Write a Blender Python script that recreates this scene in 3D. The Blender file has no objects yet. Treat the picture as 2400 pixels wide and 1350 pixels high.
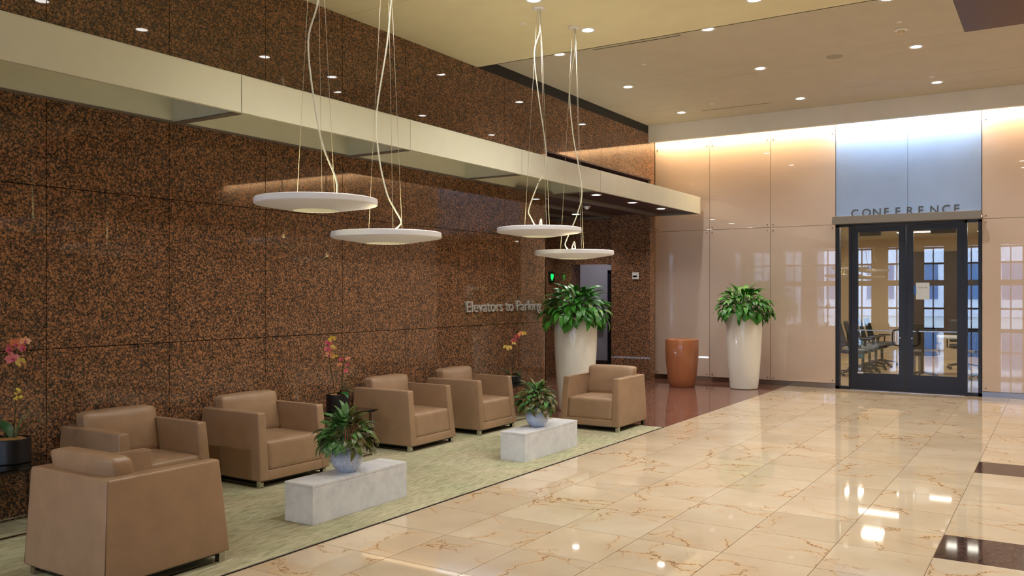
import bpy, bmesh, math, random
from mathutils import Vector, Matrix
random.seed(7)
R = math.radians
C = bpy.context.scene.collection
S = bpy.context.scene

# ------------------------------------------------------------------ camera
YAW = math.atan(1285 / 2028.0)
cam_d = bpy.data.cameras.new('camera'); cam = bpy.data.objects.new('camera', cam_d); C.objects.link(cam)
cam.location = (0, 0, 1.6); cam.rotation_euler = (R(90), 0, YAW)
cam_d.sensor_width = 36.0; cam_d.lens = 2028.0 / 2400 * 36
cam_d.shift_y = (688 - 675) / 2400.0
cam_d.clip_end = 300
S.camera = cam
# ------------------------------------------------------------------ world, exposure
w = bpy.data.worlds.new('sky'); S.world = w; w.use_nodes = True
bg = w.node_tree.nodes['Background']; bg.inputs[0].default_value = (0.62, 0.78, 1.0, 1); bg.inputs[1].default_value = 20.0
S.view_settings.view_transform = 'Standard'; S.view_settings.look = 'None'
S.view_settings.gamma = 1; S.view_settings.use_curve_mapping = False
S.view_settings.exposure = 0.12
DOWN_W = 42.0        # watts of one downlight spot
LENS_E = 16.0         # emission of the downlight lens
PEND_UP = 34.0       # emission of the pendant's upward lens
PEND_DN = 9.0
COVE_WARM = 15.0     # watts per metre of cove strip
COVE_WHITE = 20.0
CONF_E = 9.0
REAR_W = 60.0

# ------------------------------------------------------------------ materials
def sl(c):
    return tuple(((v / 255) / 12.92 if v <= 10 else (((v / 255) + .055) / 1.055) ** 2.4) for v in c) + (1,)
def mat(name, col=(200, 200, 200), rough=.5, metal=0., spec=.5, coat=0., emit=None, es=0.):
    m = bpy.data.materials.new(name); m.use_nodes = True
    b = m.node_tree.nodes['Principled BSDF']
    b.inputs['Base Color'].default_value = sl(col); b.inputs['Roughness'].default_value = rough
    b.inputs['Metallic'].default_value = metal; b.inputs['Specular IOR Level'].default_value = spec
    b.inputs['Coat Weight'].default_value = coat; b.inputs['Coat Roughness'].default_value = .03
    if emit:
        b.inputs['Emission Color'].default_value = sl(emit); b.inputs['Emission Strength'].default_value = es
    return m
class N:
    def __init__(s, m): s.t = m.node_tree; s.b = s.t.nodes['Principled BSDF']
    def n(s, typ, **k):
        x = s.t.nodes.new(typ)
        for a, v in k.items():
            if a.startswith('i_'):
                key = a[2:]; key = int(key) if key.isdigit() else key.replace('_', ' ')
                x.inputs[key].default_value = v
            else: setattr(x, a, v)
        return x
    def l(s, a, b): s.t.links.new(a, b)
    def ramp(s, fac, stops, interp='LINEAR'):
        r = s.t.nodes.new('ShaderNodeValToRGB'); r.color_ramp.interpolation = interp
        e = r.color_ramp.elements
        while len(e) < len(stops): e.new(.5)
        for i, (p, c) in enumerate(stops):
            e[i].position = p; e[i].color = c if len(c) == 4 else c + (1,)
        s.l(fac, r.inputs[0]); return r
    def mix(s, f, a, b, typ='MIX'):
        x = s.t.nodes.new('ShaderNodeMix'); x.data_type = 'RGBA'; x.blend_type = typ
        for k, v in ((0, f), (6, a), (7, b)):
            if hasattr(v, 'links') or hasattr(v, 'is_linked'): s.l(v, x.inputs[k])
            else: x.inputs[k].default_value = v
        return x.outputs[2]
    def bump(s, h, strength=.2, dist=.01):
        b = s.n('ShaderNodeBump'); b.inputs['Strength'].default_value = strength; b.inputs['Distance'].default_value = dist
        s.l(h, b.inputs['Height']); s.l(b.outputs[0], s.b.inputs['Normal'])
def granite(name, light, mid, dark, rough=.06, scale=34.):
    m = mat(name, rough=rough, spec=.5); g = N(m)
    pos = g.n('ShaderNodeNewGeometry').outputs['Position']
    nz = g.n('ShaderNodeTexNoise', i_Scale=30., i_Detail=3.); g.l(pos, nz.inputs['Vector'])
    dv = g.n('ShaderNodeVectorMath', operation='SCALE'); dv.inputs['Scale'].default_value = .022; g.l(nz.outputs['Color'], dv.inputs[0])
    av = g.n('ShaderNodeVectorMath', operation='ADD'); g.l(pos, av.inputs[0]); g.l(dv.outputs[0], av.inputs[1])
    v = g.n('ShaderNodeTexVoronoi', i_Scale=scale, i_Randomness=1.); g.l(av.outputs[0], v.inputs['Vector'])
    v2 = g.n('ShaderNodeTexVoronoi', i_Scale=scale * 2.4); g.l(av.outputs[0], v2.inputs['Vector'])
    n2 = g.n('ShaderNodeTexNoise', i_Scale=160., i_Detail=2.); g.l(pos, n2.inputs['Vector'])
    n3 = g.n('ShaderNodeTexNoise', i_Scale=9., i_Detail=2.); g.l(pos, n3.inputs['Vector'])
    # ovoid interior against dark groundmass
    r1 = g.ramp(v.outputs['Distance'], [(.0, (1, 1, 1)), (.40, (1, 1, 1)), (.60, (0, 0, 0))])
    cellr = g.n('ShaderNodeSeparateColor'); g.l(v.outputs['Color'], cellr.inputs[0])
    on = g.ramp(cellr.outputs[0], [(.30, (.22, .22, .22)), (.42, (1, 1, 1))])
    f = g.n('ShaderNodeMath', operation='MULTIPLY'); g.l(r1.outputs[0], f.inputs[0]); g.l(on.outputs[0], f.inputs[1])
    body = g.ramp(cellr.outputs[1], [(0., sl(mid)), (.6, sl(light)), (1., sl(mid))])
    bod2 = g.mix(.35, body.outputs[0], g.ramp(n2.outputs['Fac'], [(.35, sl(mid)), (.65, sl(light))]).outputs[0])
    s2 = g.n('ShaderNodeSeparateColor'); g.l(v2.outputs['Color'], s2.inputs[0])
    ground = g.ramp(s2.outputs[0], [(0., sl(dark)), (.55, sl(tuple(int(x * 1.5) for x in dark))), (.75, sl(mid)), (1., sl(mid))], 'CONSTANT')
    colr = g.mix(f.outputs[0], ground.outputs[0], bod2)
    tone = g.ramp(n3.outputs['Fac'], [(.3, (.82, .82, .82)), (.7, (1.1, 1.1, 1.1))])
    g.l(g.mix(1., colr, tone.outputs[0], 'MULTIPLY'), g.b.inputs['Base Color'])
    return m
M = {}
M['granite'] = granite('brown granite', (182, 130, 90), (150, 106, 74), (60, 52, 45), .02, 50.)
M['granite_f'] = granite('red brown granite floor', (160, 112, 92), (134, 90, 76), (66, 48, 44), .04, 70.)
M['granite_d'] = granite('dark granite strip', (112, 82, 68), (88, 64, 56), (38, 32, 32), .05, 80.)
# marble
def marble():
    m = mat('cream marble', rough=.035, spec=.55); g = N(m)
    pos = g.n('ShaderNodeNewGeometry').outputs['Position']
    oi = g.n('ShaderNodeObjectInfo')
    cmb = g.n('ShaderNodeCombineXYZ'); mu = g.n('ShaderNodeMath', operation='MULTIPLY'); mu.inputs[1].default_value = 40.
    g.l(oi.outputs['Random'], mu.inputs[0]); g.l(mu.outputs[0], cmb.inputs[2])
    av = g.n('ShaderNodeVectorMath', operation='ADD'); g.l(pos, av.inputs[0]); g.l(cmb.outputs[0], av.inputs[1])
    nz = g.n('ShaderNodeTexNoise', i_Scale=2.6, i_Detail=10., i_Roughness=.6); g.l(av.outputs[0], nz.inputs['Vector'])
    dv = g.n('ShaderNodeVectorMath', operation='SCALE'); dv.inputs['Scale'].default_value = .50; g.l(nz.outputs['Color'], dv.inputs[0])
    a2 = g.n('ShaderNodeVectorMath', operation='ADD'); g.l(av.outputs[0], a2.inputs[0]); g.l(dv.outputs[0], a2.inputs[1])
    v = g.n('ShaderNodeTexVoronoi', feature='DISTANCE_TO_EDGE', i_Scale=1.5); g.l(a2.outputs[0], v.inputs['Vector'])
    vb = g.n('ShaderNodeTexVoronoi', feature='DISTANCE_TO_EDGE', i_Scale=3.4); g.l(a2.outputs[0], vb.inputs['Vector'])
    msk = g.n('ShaderNodeTexNoise', i_Scale=2.0, i_Detail=2.); g.l(av.outputs[0], msk.inputs['Vector'])
    mk = g.ramp(msk.outputs['Fac'], [(.42, (0, 0, 0)), (.56, (1, 1, 1))])
    mk2 = g.ramp(msk.outputs['Fac'], [(.50, (.0, .0, .0)), (.64, (.75, .75, .75))])
    ve = g.ramp(v.outputs['Distance'], [(0., (1, 1, 1)), (.0035, (.6, .6, .6)), (.011, (0, 0, 0))])
    ve2 = g.ramp(vb.outputs['Distance'], [(0., (.8, .8, .8)), (.006, (.2, .2, .2)), (.02, (0, 0, 0))])
    halo = g.ramp(v.outputs['Distance'], [(0., (.38, .38, .38)), (.06, (0, 0, 0))])
    cl = g.n('ShaderNodeTexNoise', i_Scale=1.6, i_Detail=4.); g.l(av.outputs[0], cl.inputs['Vector'])
    base = g.ramp(cl.outputs['Fac'], [(.3, sl((188, 170, 144))), (.5, sl((197, 180, 154))), (.72, sl((205, 190, 166)))])
    tint = g.ramp(oi.outputs['Random'], [(0., (.93, .92, .90)), (.5, (1, 1, 1)), (1., (1.05, 1.03, 1.0))])
    b0 = g.mix(1., base.outputs[0], tint.outputs[0], 'MULTIPLY')
    def mulv(a, b):
        x = g.n('ShaderNodeMath', operation='MULTIPLY'); g.l(a, x.inputs[0]); g.l(b, x.inputs[1]); return x.outputs[0]
    b1 = g.mix(mulv(halo.outputs[0], mk.outputs[0]), b0, sl((214, 168, 104)))
    b2 = g.mix(mulv(ve2.outputs[0], mk2.outputs[0]), b1, sl((186, 138, 82)))
    b3 = g.mix(mulv(ve.outputs[0], mk.outputs[0]), b2, sl((104, 66, 38)))
    g.l(b3, g.b.inputs['Base Color'])
    return m
M['marble'] = marble()
def carpet():
    m = mat('green beige carpet', rough=.95, spec=.1); g = N(m)
    pos = g.n('ShaderNodeNewGeometry').outputs['Position']
    mp = g.n('ShaderNodeMapping'); mp.inputs['Scale'].default_value = (1, .07, 1); g.l(pos, mp.inputs[0])
    n1 = g.n('ShaderNodeTexNoise', i_Scale=150., i_Detail=3.); g.l(mp.outputs[0], n1.inputs['Vector'])
    n2 = g.n('ShaderNodeTexNoise', i_Scale=2.2, i_Detail=3.); g.l(pos, n2.inputs['Vector'])
    n3 = g.n('ShaderNodeTexNoise', i_Scale=420., i_Detail=1.); g.l(pos, n3.inputs['Vector'])
    c = g.ramp(n1.outputs['Fac'], [(.32, sl((140, 136, 112))), (.5, sl((175, 171, 142))), (.68, sl((197, 193, 168)))])
    d = g.ramp(n2.outputs['Fac'], [(.35, (.92, .97, .9)), (.65, (1.05, 1.0, .98))])
    g.l(g.mix(1., c.outputs[0], d.outputs[0], 'MULTIPLY'), g.b.inputs['Base Color'])
    g.bump(n3.outputs['Fac'], .5, .006)
    return m
M['carpet'] = carpet()
def leather():
    m = mat('taupe leather', (160, 128, 104), .36, spec=.45); g = N(m)
    pos = g.n('ShaderNodeTexCoord').outputs['Object']
    v = g.n('ShaderNodeTexVoronoi', i_Scale=260.); g.l(pos, v.inputs['Vector'])
    n = g.n('ShaderNodeTexNoise', i_Scale=7., i_Detail=4.); g.l(pos, n.inputs['Vector'])
    wv = g.n('ShaderNodeTexNoise', i_Scale=13., i_Detail=2., i_Distortion=1.2); g.l(pos, wv.inputs['Vector'])
    c = g.ramp(n.outputs['Fac'], [(.3, sl((152, 124, 98))), (.7, sl((164, 134, 106)))])
    g.l(c.outputs[0], g.b.inputs['Base Color'])
    a = g.n('ShaderNodeMath', operation='MULTIPLY_ADD'); g.l(wv.outputs['Fac'], a.inputs[0]); a.inputs[1].default_value = 5.; g.l(v.outputs['Distance'], a.inputs[2])
    g.bump(a.outputs[0], .22, .002)
    return m
M['leather'] = leather()
M['seam'] = mat('dark leather piping', (122, 94, 72), .5)
def paint(name, col, rough=.6, sc=3., am=.03):
    m = mat(name, col, rough); g = N(m)
    pos = g.n('ShaderNodeNewGeometry').outputs['Position']
    n = g.n('ShaderNodeTexNoise', i_Scale=sc, i_Detail=3.); g.l(pos, n.inputs['Vector'])
    c0 = sl(col)
    c = g.ramp(n.outputs['Fac'], [(.3, tuple(x * (1 - am) for x in c0[:3])), (.7, tuple(min(1, x * (1 + am)) for x in c0[:3]))])
    g.l(c.outputs[0], g.b.inputs['Base Color']); return m
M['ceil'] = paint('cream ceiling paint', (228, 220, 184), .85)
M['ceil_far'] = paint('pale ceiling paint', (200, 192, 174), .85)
M['bulk'] = paint('white bulkhead paint', (236, 233, 224), .8)
M['fascia'] = paint('cream painted metal panel', (212, 213, 194), .38, 6, .02)
M['joint'] = mat('dark joint', (40, 30, 25), .8)
M['black'] = mat('black', (18, 18, 20), .5)
M['maroon'] = paint('dark maroon ceiling', (58, 32, 30), .5)
M['rib'] = paint('grey ceiling rib', (112, 104, 96), .5)
M['opening_dark'] = paint('painted dark of ceiling opening', (92, 66, 56), .5)  # brown that paints the shade inside a ceiling opening
def backglass(name, col):
    m = mat(name, col, .35, spec=.5, coat=1.0); return m
M['glass_tan'] = paint('tan back painted glass', (208, 188, 170), .5, 1.2, .02)
M['glass_blue'] = paint('blue grey brushed panel', (156, 180, 216), .32, 2., .04)
for k, cw in (('glass_tan', 1.0), ('glass_blue', .12)):
    b = M[k].node_tree.nodes['Principled BSDF']; b.inputs['Coat Weight'].default_value = cw; b.inputs['Coat Roughness'].default_value = .004; b.inputs['Coat IOR'].default_value = 1.7
M['steel'] = mat('brushed steel', (176, 174, 172), .28, 1.)
M['steel_d'] = mat('satin stainless base', (150, 146, 142), .22, 1.)
M['chrome'] = mat('chrome', (190, 188, 182), .12, 1.)
M['canopy'] = mat('grey metal canopy', (150, 142, 128), .4, .6)
M['doorframe'] = mat('dark bronze aluminium', (13, 14, 21), .35, .0, .5)
M['white'] = mat('white enamel', (232, 230, 224), .35)
M['lampwhite'] = mat('white lamp metal', (232, 233, 238), .45)
M['cord'] = mat('white cord', (204, 203, 184), .5)
M['wire'] = mat('steel wire', (190, 182, 160), .4, .5)
M['lens'] = mat('lit downlight lens', (255, 255, 255), .5, emit=(255, 250, 244), es=LENS_E)
M['lens_up'] = mat('lit pendant upper lens', (255, 240, 200), .5, emit=(255, 232, 168), es=PEND_UP)
M['lens_dn'] = mat('lit pendant lens', (255, 240, 200), .5, emit=(255, 244, 200), es=PEND_DN)
M['troffer'] = mat('lit office ceiling panel', (255, 255, 255), .5, emit=(255, 244, 226), es=CONF_E)
M['linear'] = mat('lit linear diffuser', (255, 255, 255), .5, emit=(255, 248, 240), es=6.)
M['copper'] = mat('copper brown lacquer', (172, 108, 70), .25, .0, .5, .6)
M['urn'] = mat('ivory gloss glaze', (240, 239, 226), .16, 0, .5, .5)
def stone():
    m = mat('grey limestone', rough=.4); g = N(m)
    pos = g.n('ShaderNodeTexCoord').outputs['Object']
    n = g.n('ShaderNodeTexNoise', i_Scale=7., i_Detail=8., i_Roughness=.7); g.l(pos, n.inputs['Vector'])
    v = g.n('ShaderNodeTexVoronoi', i_Scale=42.); g.l(pos, v.inputs['Vector'])
    n4 = g.n('ShaderNodeTexNoise', i_Scale=14., i_Detail=2.); g.l(pos, n4.inputs['Vector'])
    c = g.ramp(n.outputs['Fac'], [(.3, sl((200, 204, 212))), (.55, sl((222, 225, 230))), (.75, sl((232, 234, 238)))])
    pits = g.ramp(v.outputs['Distance'], [(.0, (1, 1, 1)), (.12, (0, 0, 0))])
    pm = g.ramp(n4.outputs['Fac'], [(.52, (0, 0, 0)), (.62, (.7, .7, .7))])
    x = g.n('ShaderNodeMath', operation='MULTIPLY'); g.l(pits.outputs[0], x.inputs[0]); g.l(pm.outputs[0], x.inputs[1])
    g.l(g.mix(x.outputs[0], c.outputs[0], sl((110, 106, 98))), g.b.inputs['Base Color']); return m
M['stone'] = stone()
def glaze():
    m = mat('pale blue mottled glaze', rough=.12, coat=.6); g = N(m)
    pos = g.n('ShaderNodeTexCoord').outputs['Object']
    n = g.n('ShaderNodeTexVoronoi', i_Scale=60.); g.l(pos, n.inputs['Vector'])
    c = g.ramp(n.outputs['Distance'], [(.2, sl((150, 172, 210))), (.7, sl((188, 202, 226)))])
    g.l(c.outputs[0], g.b.inputs['Base Color']); return m
M['glaze'] = glaze()
def leafmat(name, c1, c2, c3=None, rough=.32):
    m = mat(name, c1, rough); g = N(m)
    oi = g.n('ShaderNodeObjectInfo')
    tc = g.n('ShaderNodeTexCoord').outputs['UV']
    r = g.ramp(oi.outputs['Random'], [(0., sl(c1)), (.7, sl(c2)), (1., sl(c1))])
    out = r.outputs[0]
    if c3:
        sx = g.n('ShaderNodeSeparateXYZ'); g.l(tc, sx.inputs[0])
        wv = g.n('ShaderNodeTexWave', i_Scale=4., i_Distortion=1.5); g.l(tc, wv.inputs['Vector'])
        rr = g.ramp(wv.outputs['Fac'], [(.62, (0, 0, 0)), (.8, (.8, .8, .8))])
        out = g.mix(rr.outputs[0], out, sl(c3))
    g.l(out, g.b.inputs['Base Color'])
    g.b.inputs['Subsurface Weight'].default_value = 0.0
    return m
M['leaf'] = leafmat('peace lily leaf', (40, 104, 30), (78, 150, 52))
M['leaf_v'] = leafmat('variegated green leaf', (30, 84, 36), (52, 112, 48), (122, 160, 96))
M['leaf_r'] = leafmat('red tinged leaf', (96, 56, 40), (92, 108, 48), (58, 96, 40))
M['leaf_o'] = leafmat('orchid leaf', (24, 76, 40), (36, 96, 48))
M['stem'] = mat('brown green stem', (66, 62, 34), .5)
M['stem_p'] = mat('pink stalk', (170, 96, 80), .5)
M['soil'] = mat('dark soil', (40, 28, 22), .95)
M['moss'] = paint('dry moss', (150, 110, 56), .95, 60, .3)
M['petal_p'] = leafmat('pink petal', (190, 72, 92), (206, 110, 92))
M['petal_y'] = leafmat('yellow petal', (206, 176, 60), (220, 196, 96))
M['petal_o'] = leafmat('orange pink petal', (214, 120, 78), (216, 150, 96))
M['grassb'] = mat('grey green grass blade', (120, 130, 88), .5)
M['potblack'] = mat('matt black pot', (20, 19, 24), .4)
M['conf_floor'] = paint('tan office floor', (196, 168, 130), .25, 4, .12)
M['conf_wall'] = paint('beige office wall', (206, 184, 152), .8)
M['officeblack'] = mat('black office plastic', (20, 20, 22), .5)
M['tabletop'] = mat('white laminate', (220, 218, 214), .3)
M['bluetag'] = mat('blue tag', (70, 160, 214), .5)
M['paperw'] = mat('white paper', (214, 222, 224), .7)
M['bluetape'] = mat('blue tape', (40, 110, 190), .6)
M['white_wall'] = paint('white corridor wall', (196, 192, 200), .8)
M['letter'] = mat('brushed metal lettering', (190, 186, 180), .4, .2)
M['letter_d'] = mat('dark grey lettering', (82, 84, 88), .5, .2)
M['green'] = mat('lit green arrow', (20, 240, 90), .5, emit=(20, 255, 80), es=2.5)
M['screen'] = mat('dark display', (16, 18, 22), .15)
M['rearwall'] = paint('beige rear wall', (196, 176, 148), .8)
M['mullion'] = mat('dark mullion', (40, 42, 50), .4)
M['pave'] = paint('grey pavement', (150, 150, 150), .9)
M['blueglass'] = mat('blue reflective glazing', (78, 104, 140), .1)
M['brick'] = paint('pale building', (190, 190, 200), .8)
def archglass(name, tint=(.93, .96, .97, 1), refl=1.0):
    m = bpy.data.materials.new(name); m.use_nodes = True; t = m.node_tree; t.nodes.clear()
    o = t.nodes.new('ShaderNodeOutputMaterial'); mx = t.nodes.new('ShaderNodeMixShader')
    tr = t.nodes.new('ShaderNodeBsdfTransparent'); tr.inputs[0].default_value = tint
    gl = t.nodes.new('ShaderNodeBsdfGlossy'); gl.inputs['Roughness'].default_value = .0
    fr = t.nodes.new('ShaderNodeFresnel'); fr.inputs[0].default_value = 1.5
    mu = t.nodes.new('ShaderNodeMath'); mu.operation = 'MULTIPLY'; mu.inputs[1].default_value = refl
    t.links.new(fr.outputs[0], mu.inputs[0]); t.links.new(mu.outputs[0], mx.inputs[0])
    t.links.new(tr.outputs[0], mx.inputs[1]); t.links.new(gl.outputs[0], mx.inputs[2]); t.links.new(mx.outputs[0], o.inputs[0])
    return m
M['glass'] = archglass('clear door glass', refl=2.2)
M['glass_t'] = archglass('smoked table glass', (.35, .42, .40, 1), 1.4)
M['glass_w'] = archglass('window glass', refl=1.)

# ------------------------------------------------------------------ mesh helpers
def link(name, me, m, parent=None, loc=None, rot=None):
    o = bpy.data.objects.new(name, me); C.objects.link(o)
    if m is not None and not me.materials:
        for x in (m if isinstance(m, (list, tuple)) else [m]): me.materials.append(x)
    if parent: o.parent = parent
    if loc is not None: o.location = loc
    if rot is not None: o.rotation_euler = rot
    return o
def fin(name, bm, m=None, parent=None, loc=None, rot=None, smooth=False):
    bmesh.ops.recalc_face_normals(bm, faces=bm.faces)
    me = bpy.data.meshes.new(name); bm.to_mesh(me); bm.free()
    if smooth:
        for p in me.polygons: p.use_smooth = True
    return link(name, me, m, parent, loc, rot)
def add_box(bm, x0, y0, z0, x1, y1, z1, bev=0., seg=2):
    vs = [bm.verts.new(v) for v in ((x0,y0,z0),(x1,y0,z0),(x1,y1,z0),(x0,y1,z0),(x0,y0,z1),(x1,y0,z1),(x1,y1,z1),(x0,y1,z1))]
    fs = [bm.faces.new([vs[i] for i in f]) for f in ((3,2,1,0),(4,5,6,7),(0,1,5,4),(1,2,6,5),(2,3,7,6),(3,0,4,7))]
    if bev:
        es = list({e for f in fs for e in f.edges})
        bmesh.ops.bevel(bm, geom=es, offset=bev, segments=seg, profile=.5, affect='EDGES')
    return bm
def hexa(bm, pts, bev=0., seg=3):
    vs = [bm.verts.new(v) for v in pts]
    fs = [bm.faces.new([vs[i] for i in f]) for f in ((3,2,1,0),(4,5,6,7),(0,1,5,4),(1,2,6,5),(2,3,7,6),(3,0,4,7))]
    if bev:
        es = list({e for f in fs for e in f.edges})
        bmesh.ops.bevel(bm, geom=es, offset=bev, segments=seg, profile=.5, affect='EDGES')
def box(name, a, b, m, parent=None, bev=0., smooth=False, seg=2):
    bm = bmesh.new(); add_box(bm, *a, *b, bev, seg); return fin(name, bm, m, parent, smooth=smooth)
def add_lathe(bm, prof, n=40, cx=0, cy=0):
    rings = []
    for r, z in prof:
        if r < 1e-5: rings.append([bm.verts.new((cx, cy, z))])
        else: rings.append([bm.verts.new((cx + r*math.cos(2*math.pi*i/n), cy + r*math.sin(2*math.pi*i/n), z)) for i in range(n)])
    for a, b in zip(rings, rings[1:]):
        for i in range(n):
            j = (i+1) % n
            if len(a) == 1 and len(b) == 1: continue
            if len(a) == 1: bm.faces.new((a[0], b[i], b[j]))
            elif len(b) == 1: bm.faces.new((a[i], a[j], b[0]))
            else: bm.faces.new((a[i], a[j], b[j], b[i]))
def lathe(name, prof, m, parent=None, loc=None, n=40, smooth=True):
    bm = bmesh.new(); add_lathe(bm, prof, n)
    me = bpy.data.meshes.new(name); bmesh.ops.recalc_face_normals(bm, faces=bm.faces); bm.to_mesh(me); bm.free()
    if smooth:
        for p in me.polygons: p.use_smooth = True
        me.set_sharp_from_angle(angle=R(35))
    return link(name, me, m, parent, loc)
def add_tube(bm, pts, r, n=8, closed=False):
    pts = [Vector(p) for p in pts]; rings = []
    for i, p in enumerate(pts):
        if i == 0: d = pts[1] - p
        elif i == len(pts)-1: d = p - pts[-2]
        else: d = pts[i+1] - pts[i-1]
        d.normalize(); up = Vector((0,0,1)) if abs(d.z) < .9 else Vector((1,0,0))
        a = d.cross(up).normalized(); b = d.cross(a)
        rr = r[i] if isinstance(r, (list, tuple)) else r
        rings.append([bm.verts.new(p + rr*(a*math.cos(2*math.pi*k/n) + b*math.sin(2*math.pi*k/n))) for k in range(n)])
    for a, b in zip(rings, rings[1:]):
        for k in range(n): bm.faces.new((a[k], a[(k+1)%n], b[(k+1)%n], b[k]))
    bm.faces.new(rings[0][::-1]); bm.faces.new(rings[-1])
def tube(name, pts, r, m, parent=None, n=8):
    bm = bmesh.new(); add_tube(bm, pts, r, n); return fin(name, bm, m, parent, smooth=True)
def smooth_path(pts, k=6):
    P = [Vector(p) for p in pts]; P = [P[0]*2-P[1]] + P + [P[-1]*2-P[-2]]; out = []
    for i in range(1, len(P)-2):
        for j in range(k):
            t = j/k; a, b, c, d = P[i-1], P[i], P[i+1], P[i+2]
            out.append(.5*((2*b)+(-a+c)*t+(2*a-5*b+4*c-d)*t*t+(-a+3*b-3*c+d)*t**3))
    out.append(P[-2]); return out
def tag(o, label=None, cat=None, group=None, kind=None):
    if label: o['label'] = label
    if cat: o['category'] = cat
    if group: o['group'] = group
    if kind: o['kind'] = kind
    return o
def thing(name, label, cat, loc=(0,0,0), rz=0, group=None):
    o = bpy.data.objects.new(name, None); C.objects.link(o); o.location = loc; o.rotation_euler = (0,0,rz)
    o.empty_display_size = .1
    return tag(o, label, cat, group)
def struct(o): o['kind'] = 'structure'; return o
def copy_tree(o, parent=None):
    c = o.copy(); C.objects.link(c)
    if parent: c.parent = parent
    for ch in o.children: copy_tree(ch, c)
    return c

# ------------------------------------------------------------------ setting
XW = -6.31; YF = 15.25
floor = struct(box('floor', (-4.0, -12, -.12), (10, YF+.12, -.006), mat('grout', (150, 128, 98), .8)))
g = .0022; TX = .558; TY = .59
bm = bmesh.new(); add_box(bm, g, g, -.02, TX-g, TY-g, 0)
tile0 = fin('tile', bm, M['marble'], floor); tile_me = tile0.data
bm = bmesh.new(); add_box(bm, g, g, -.02, TX-g, TY-g, 0)
dme = bpy.data.meshes.new('dark_tile'); bm.to_mesh(dme); bm.free(); dme.materials.append(M['granite_d'])
first = True; ny = 22; y_start = 5.80 - 6*TY
cnt = 0
for i in range(12):
    for j in range(ny):
        x = -4.0 + i*TX; y = y_start + j*TY
        hh = TY
        dark = (i >= 6 and (j == 6 or j == 11))
        if first: o = tile0; first = False
        else: o = link('tile', dme if dark else tile_me, None, floor)
        o.location = (x, y, 0)
        if j == ny-1: o.scale = (1, (YF - y)/TY, 1)
bm = bmesh.new(); add_box(bm, -4.0, -12, -.02, 10, y_start-g, 0); add_box(bm, -4.0+12*TX, y_start, -.02, 10, YF, 0)
o = fin('tile_field', bm, M['marble'], floor)
# bright metal expansion joint in the marble
box('expansion_strip', (-4.0, 4.602, -.01), (2.69, 4.622, .0008), mat('beige joint filler', (176, 158, 132), .4), floor)
struct(box('floor_granite', (-14, 9.70, -.12), (-4.004, YF+.4, 0), M['granite_f']))
car = struct(box('floor_carpet', (XW-.2, 2.0, -.12), (-4.012, 9.694, .004), M['carpet']))
box('edge_trim', (-4.012, 2.0, -.05), (-4.0, 9.70, .005), M['joint'], car)
box('edge_trim', (XW, 9.694, -.05), (-4.0, 9.702, .005), M['joint'], car)
struct(box('floor_hall', (-16, -12, -.12), (-4.0, 2.0, -.001), M['marble']))
struct(box('floor_corridor', (-11, YF+.4, -.12), (-6.7, 19, -.001), M['conf_floor']))

# left granite wall: panels on a dark backing
wall_left = struct(box('wall_left', (XW-.30, 2.0, 0), (XW-.022, 10.86, 4.8), M['joint']))
def panel_mesh(dy, dz, m, t=.02, gg=.003):
    bm = bmesh.new(); add_box(bm, -t, gg, gg, 0, dy-gg, dz-gg)
    me = bpy.data.meshes.new('panel'); bm.to_mesh(me); bm.free(); me.materials.append(m); return me
pm_cache = {}
def granite_panels(x, ys, zs, parent, skip=None):
    for a, b in zip(ys, ys[1:]):
        for c, d in zip(zs, zs[1:]):
            if skip and skip(a, c): continue
            k = (round(b-a, 3), round(d-c, 3))
            if k not in pm_cache: pm_cache[k] = panel_mesh(k[0], k[1], M['granite'])
            link('panel', pm_cache[k], None, parent, (x, a, c))
ys = [2.0, 2.51, 3.55, 4.59, 5.63, 6.66, 7.69, 8.73, 9.77, 10.885]
granite_panels(XW, ys, [0, 1.19, 2.39, 3.60, 4.5], wall_left)
wall_up = struct(box('wall_upper', (XW-.30, 10.885, 3.70), (XW-.022, 14.86, 4.8), M['joint']))
granite_panels(XW, [10.885, 12.69, 13.74, 14.66], [3.68, 4.5], wall_up)
box('end_panel', (XW-.02, 14.665, 3.30), (XW, 14.86, 4.5), M['granite'], wall_up)
box('dark_soffit', (XW-.30, 10.885, 3.66), (XW-.002, 14.66, 3.70), M['maroon'], wall_up)
box('shadow_gap', (XW-.06, 9.16, 4.50), (XW-.004, 14.6, 4.66), M['black'], wall_up)
# pier and recess walls
struct(box('sky_block_corner', (-7.1, 14.90, 3.30), (XW-.30, YF+.12, 4.8), M['joint']))  # unseen closure box, added to stop sky light leaking in at the corner
box('sky_block_corner_inner', (XW-.30, 14.90, 0.0), (-6.46, YF+.019, 4.8), M['joint'], bpy.data.objects['sky_block_corner'])  # belongs to the added light block, no real part of the wall
pier = struct(box('wall_pier', (-6.98, 14.68, 0), (XW-.02, 14.85, 3.40), M['joint']))
for z0, z1 in ((0, .02), (.0, 1.19), (1.19, 2.39), (2.39, 3.40)):
    if z1 < .1: continue
    box('panel', (-7.09, 14.655, z0+.003), (XW, 14.678, z1-.003), M['granite'], pier)
    box('panel', (XW-.018, 14.680, z0+.003), (XW, 14.86, z1-.003), M['granite'], pier)
lob = struct(box('wall_lobby_back', (-8.6, 14.90, 2.16), (-7.09, 15.25, 3.4), M['granite']))
box('panel', (-8.6, 14.90, 0), (-8.06, 15.25, 2.16), M['granite'], lob)
box('jamb', (-7.09, 14.86, 0), (-6.45, 15.25, 3.4), M['granite'], lob)
lw = struct(box('wall_lobby_left', (-8.60, 9.2, 0), (-8.40, 14.90, 3.4), M['granite']))
struct(box('wall_lobby_front', (-8.6, 9.0, 0), (XW-.30, 9.2, 3.4), M['granite']))
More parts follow.
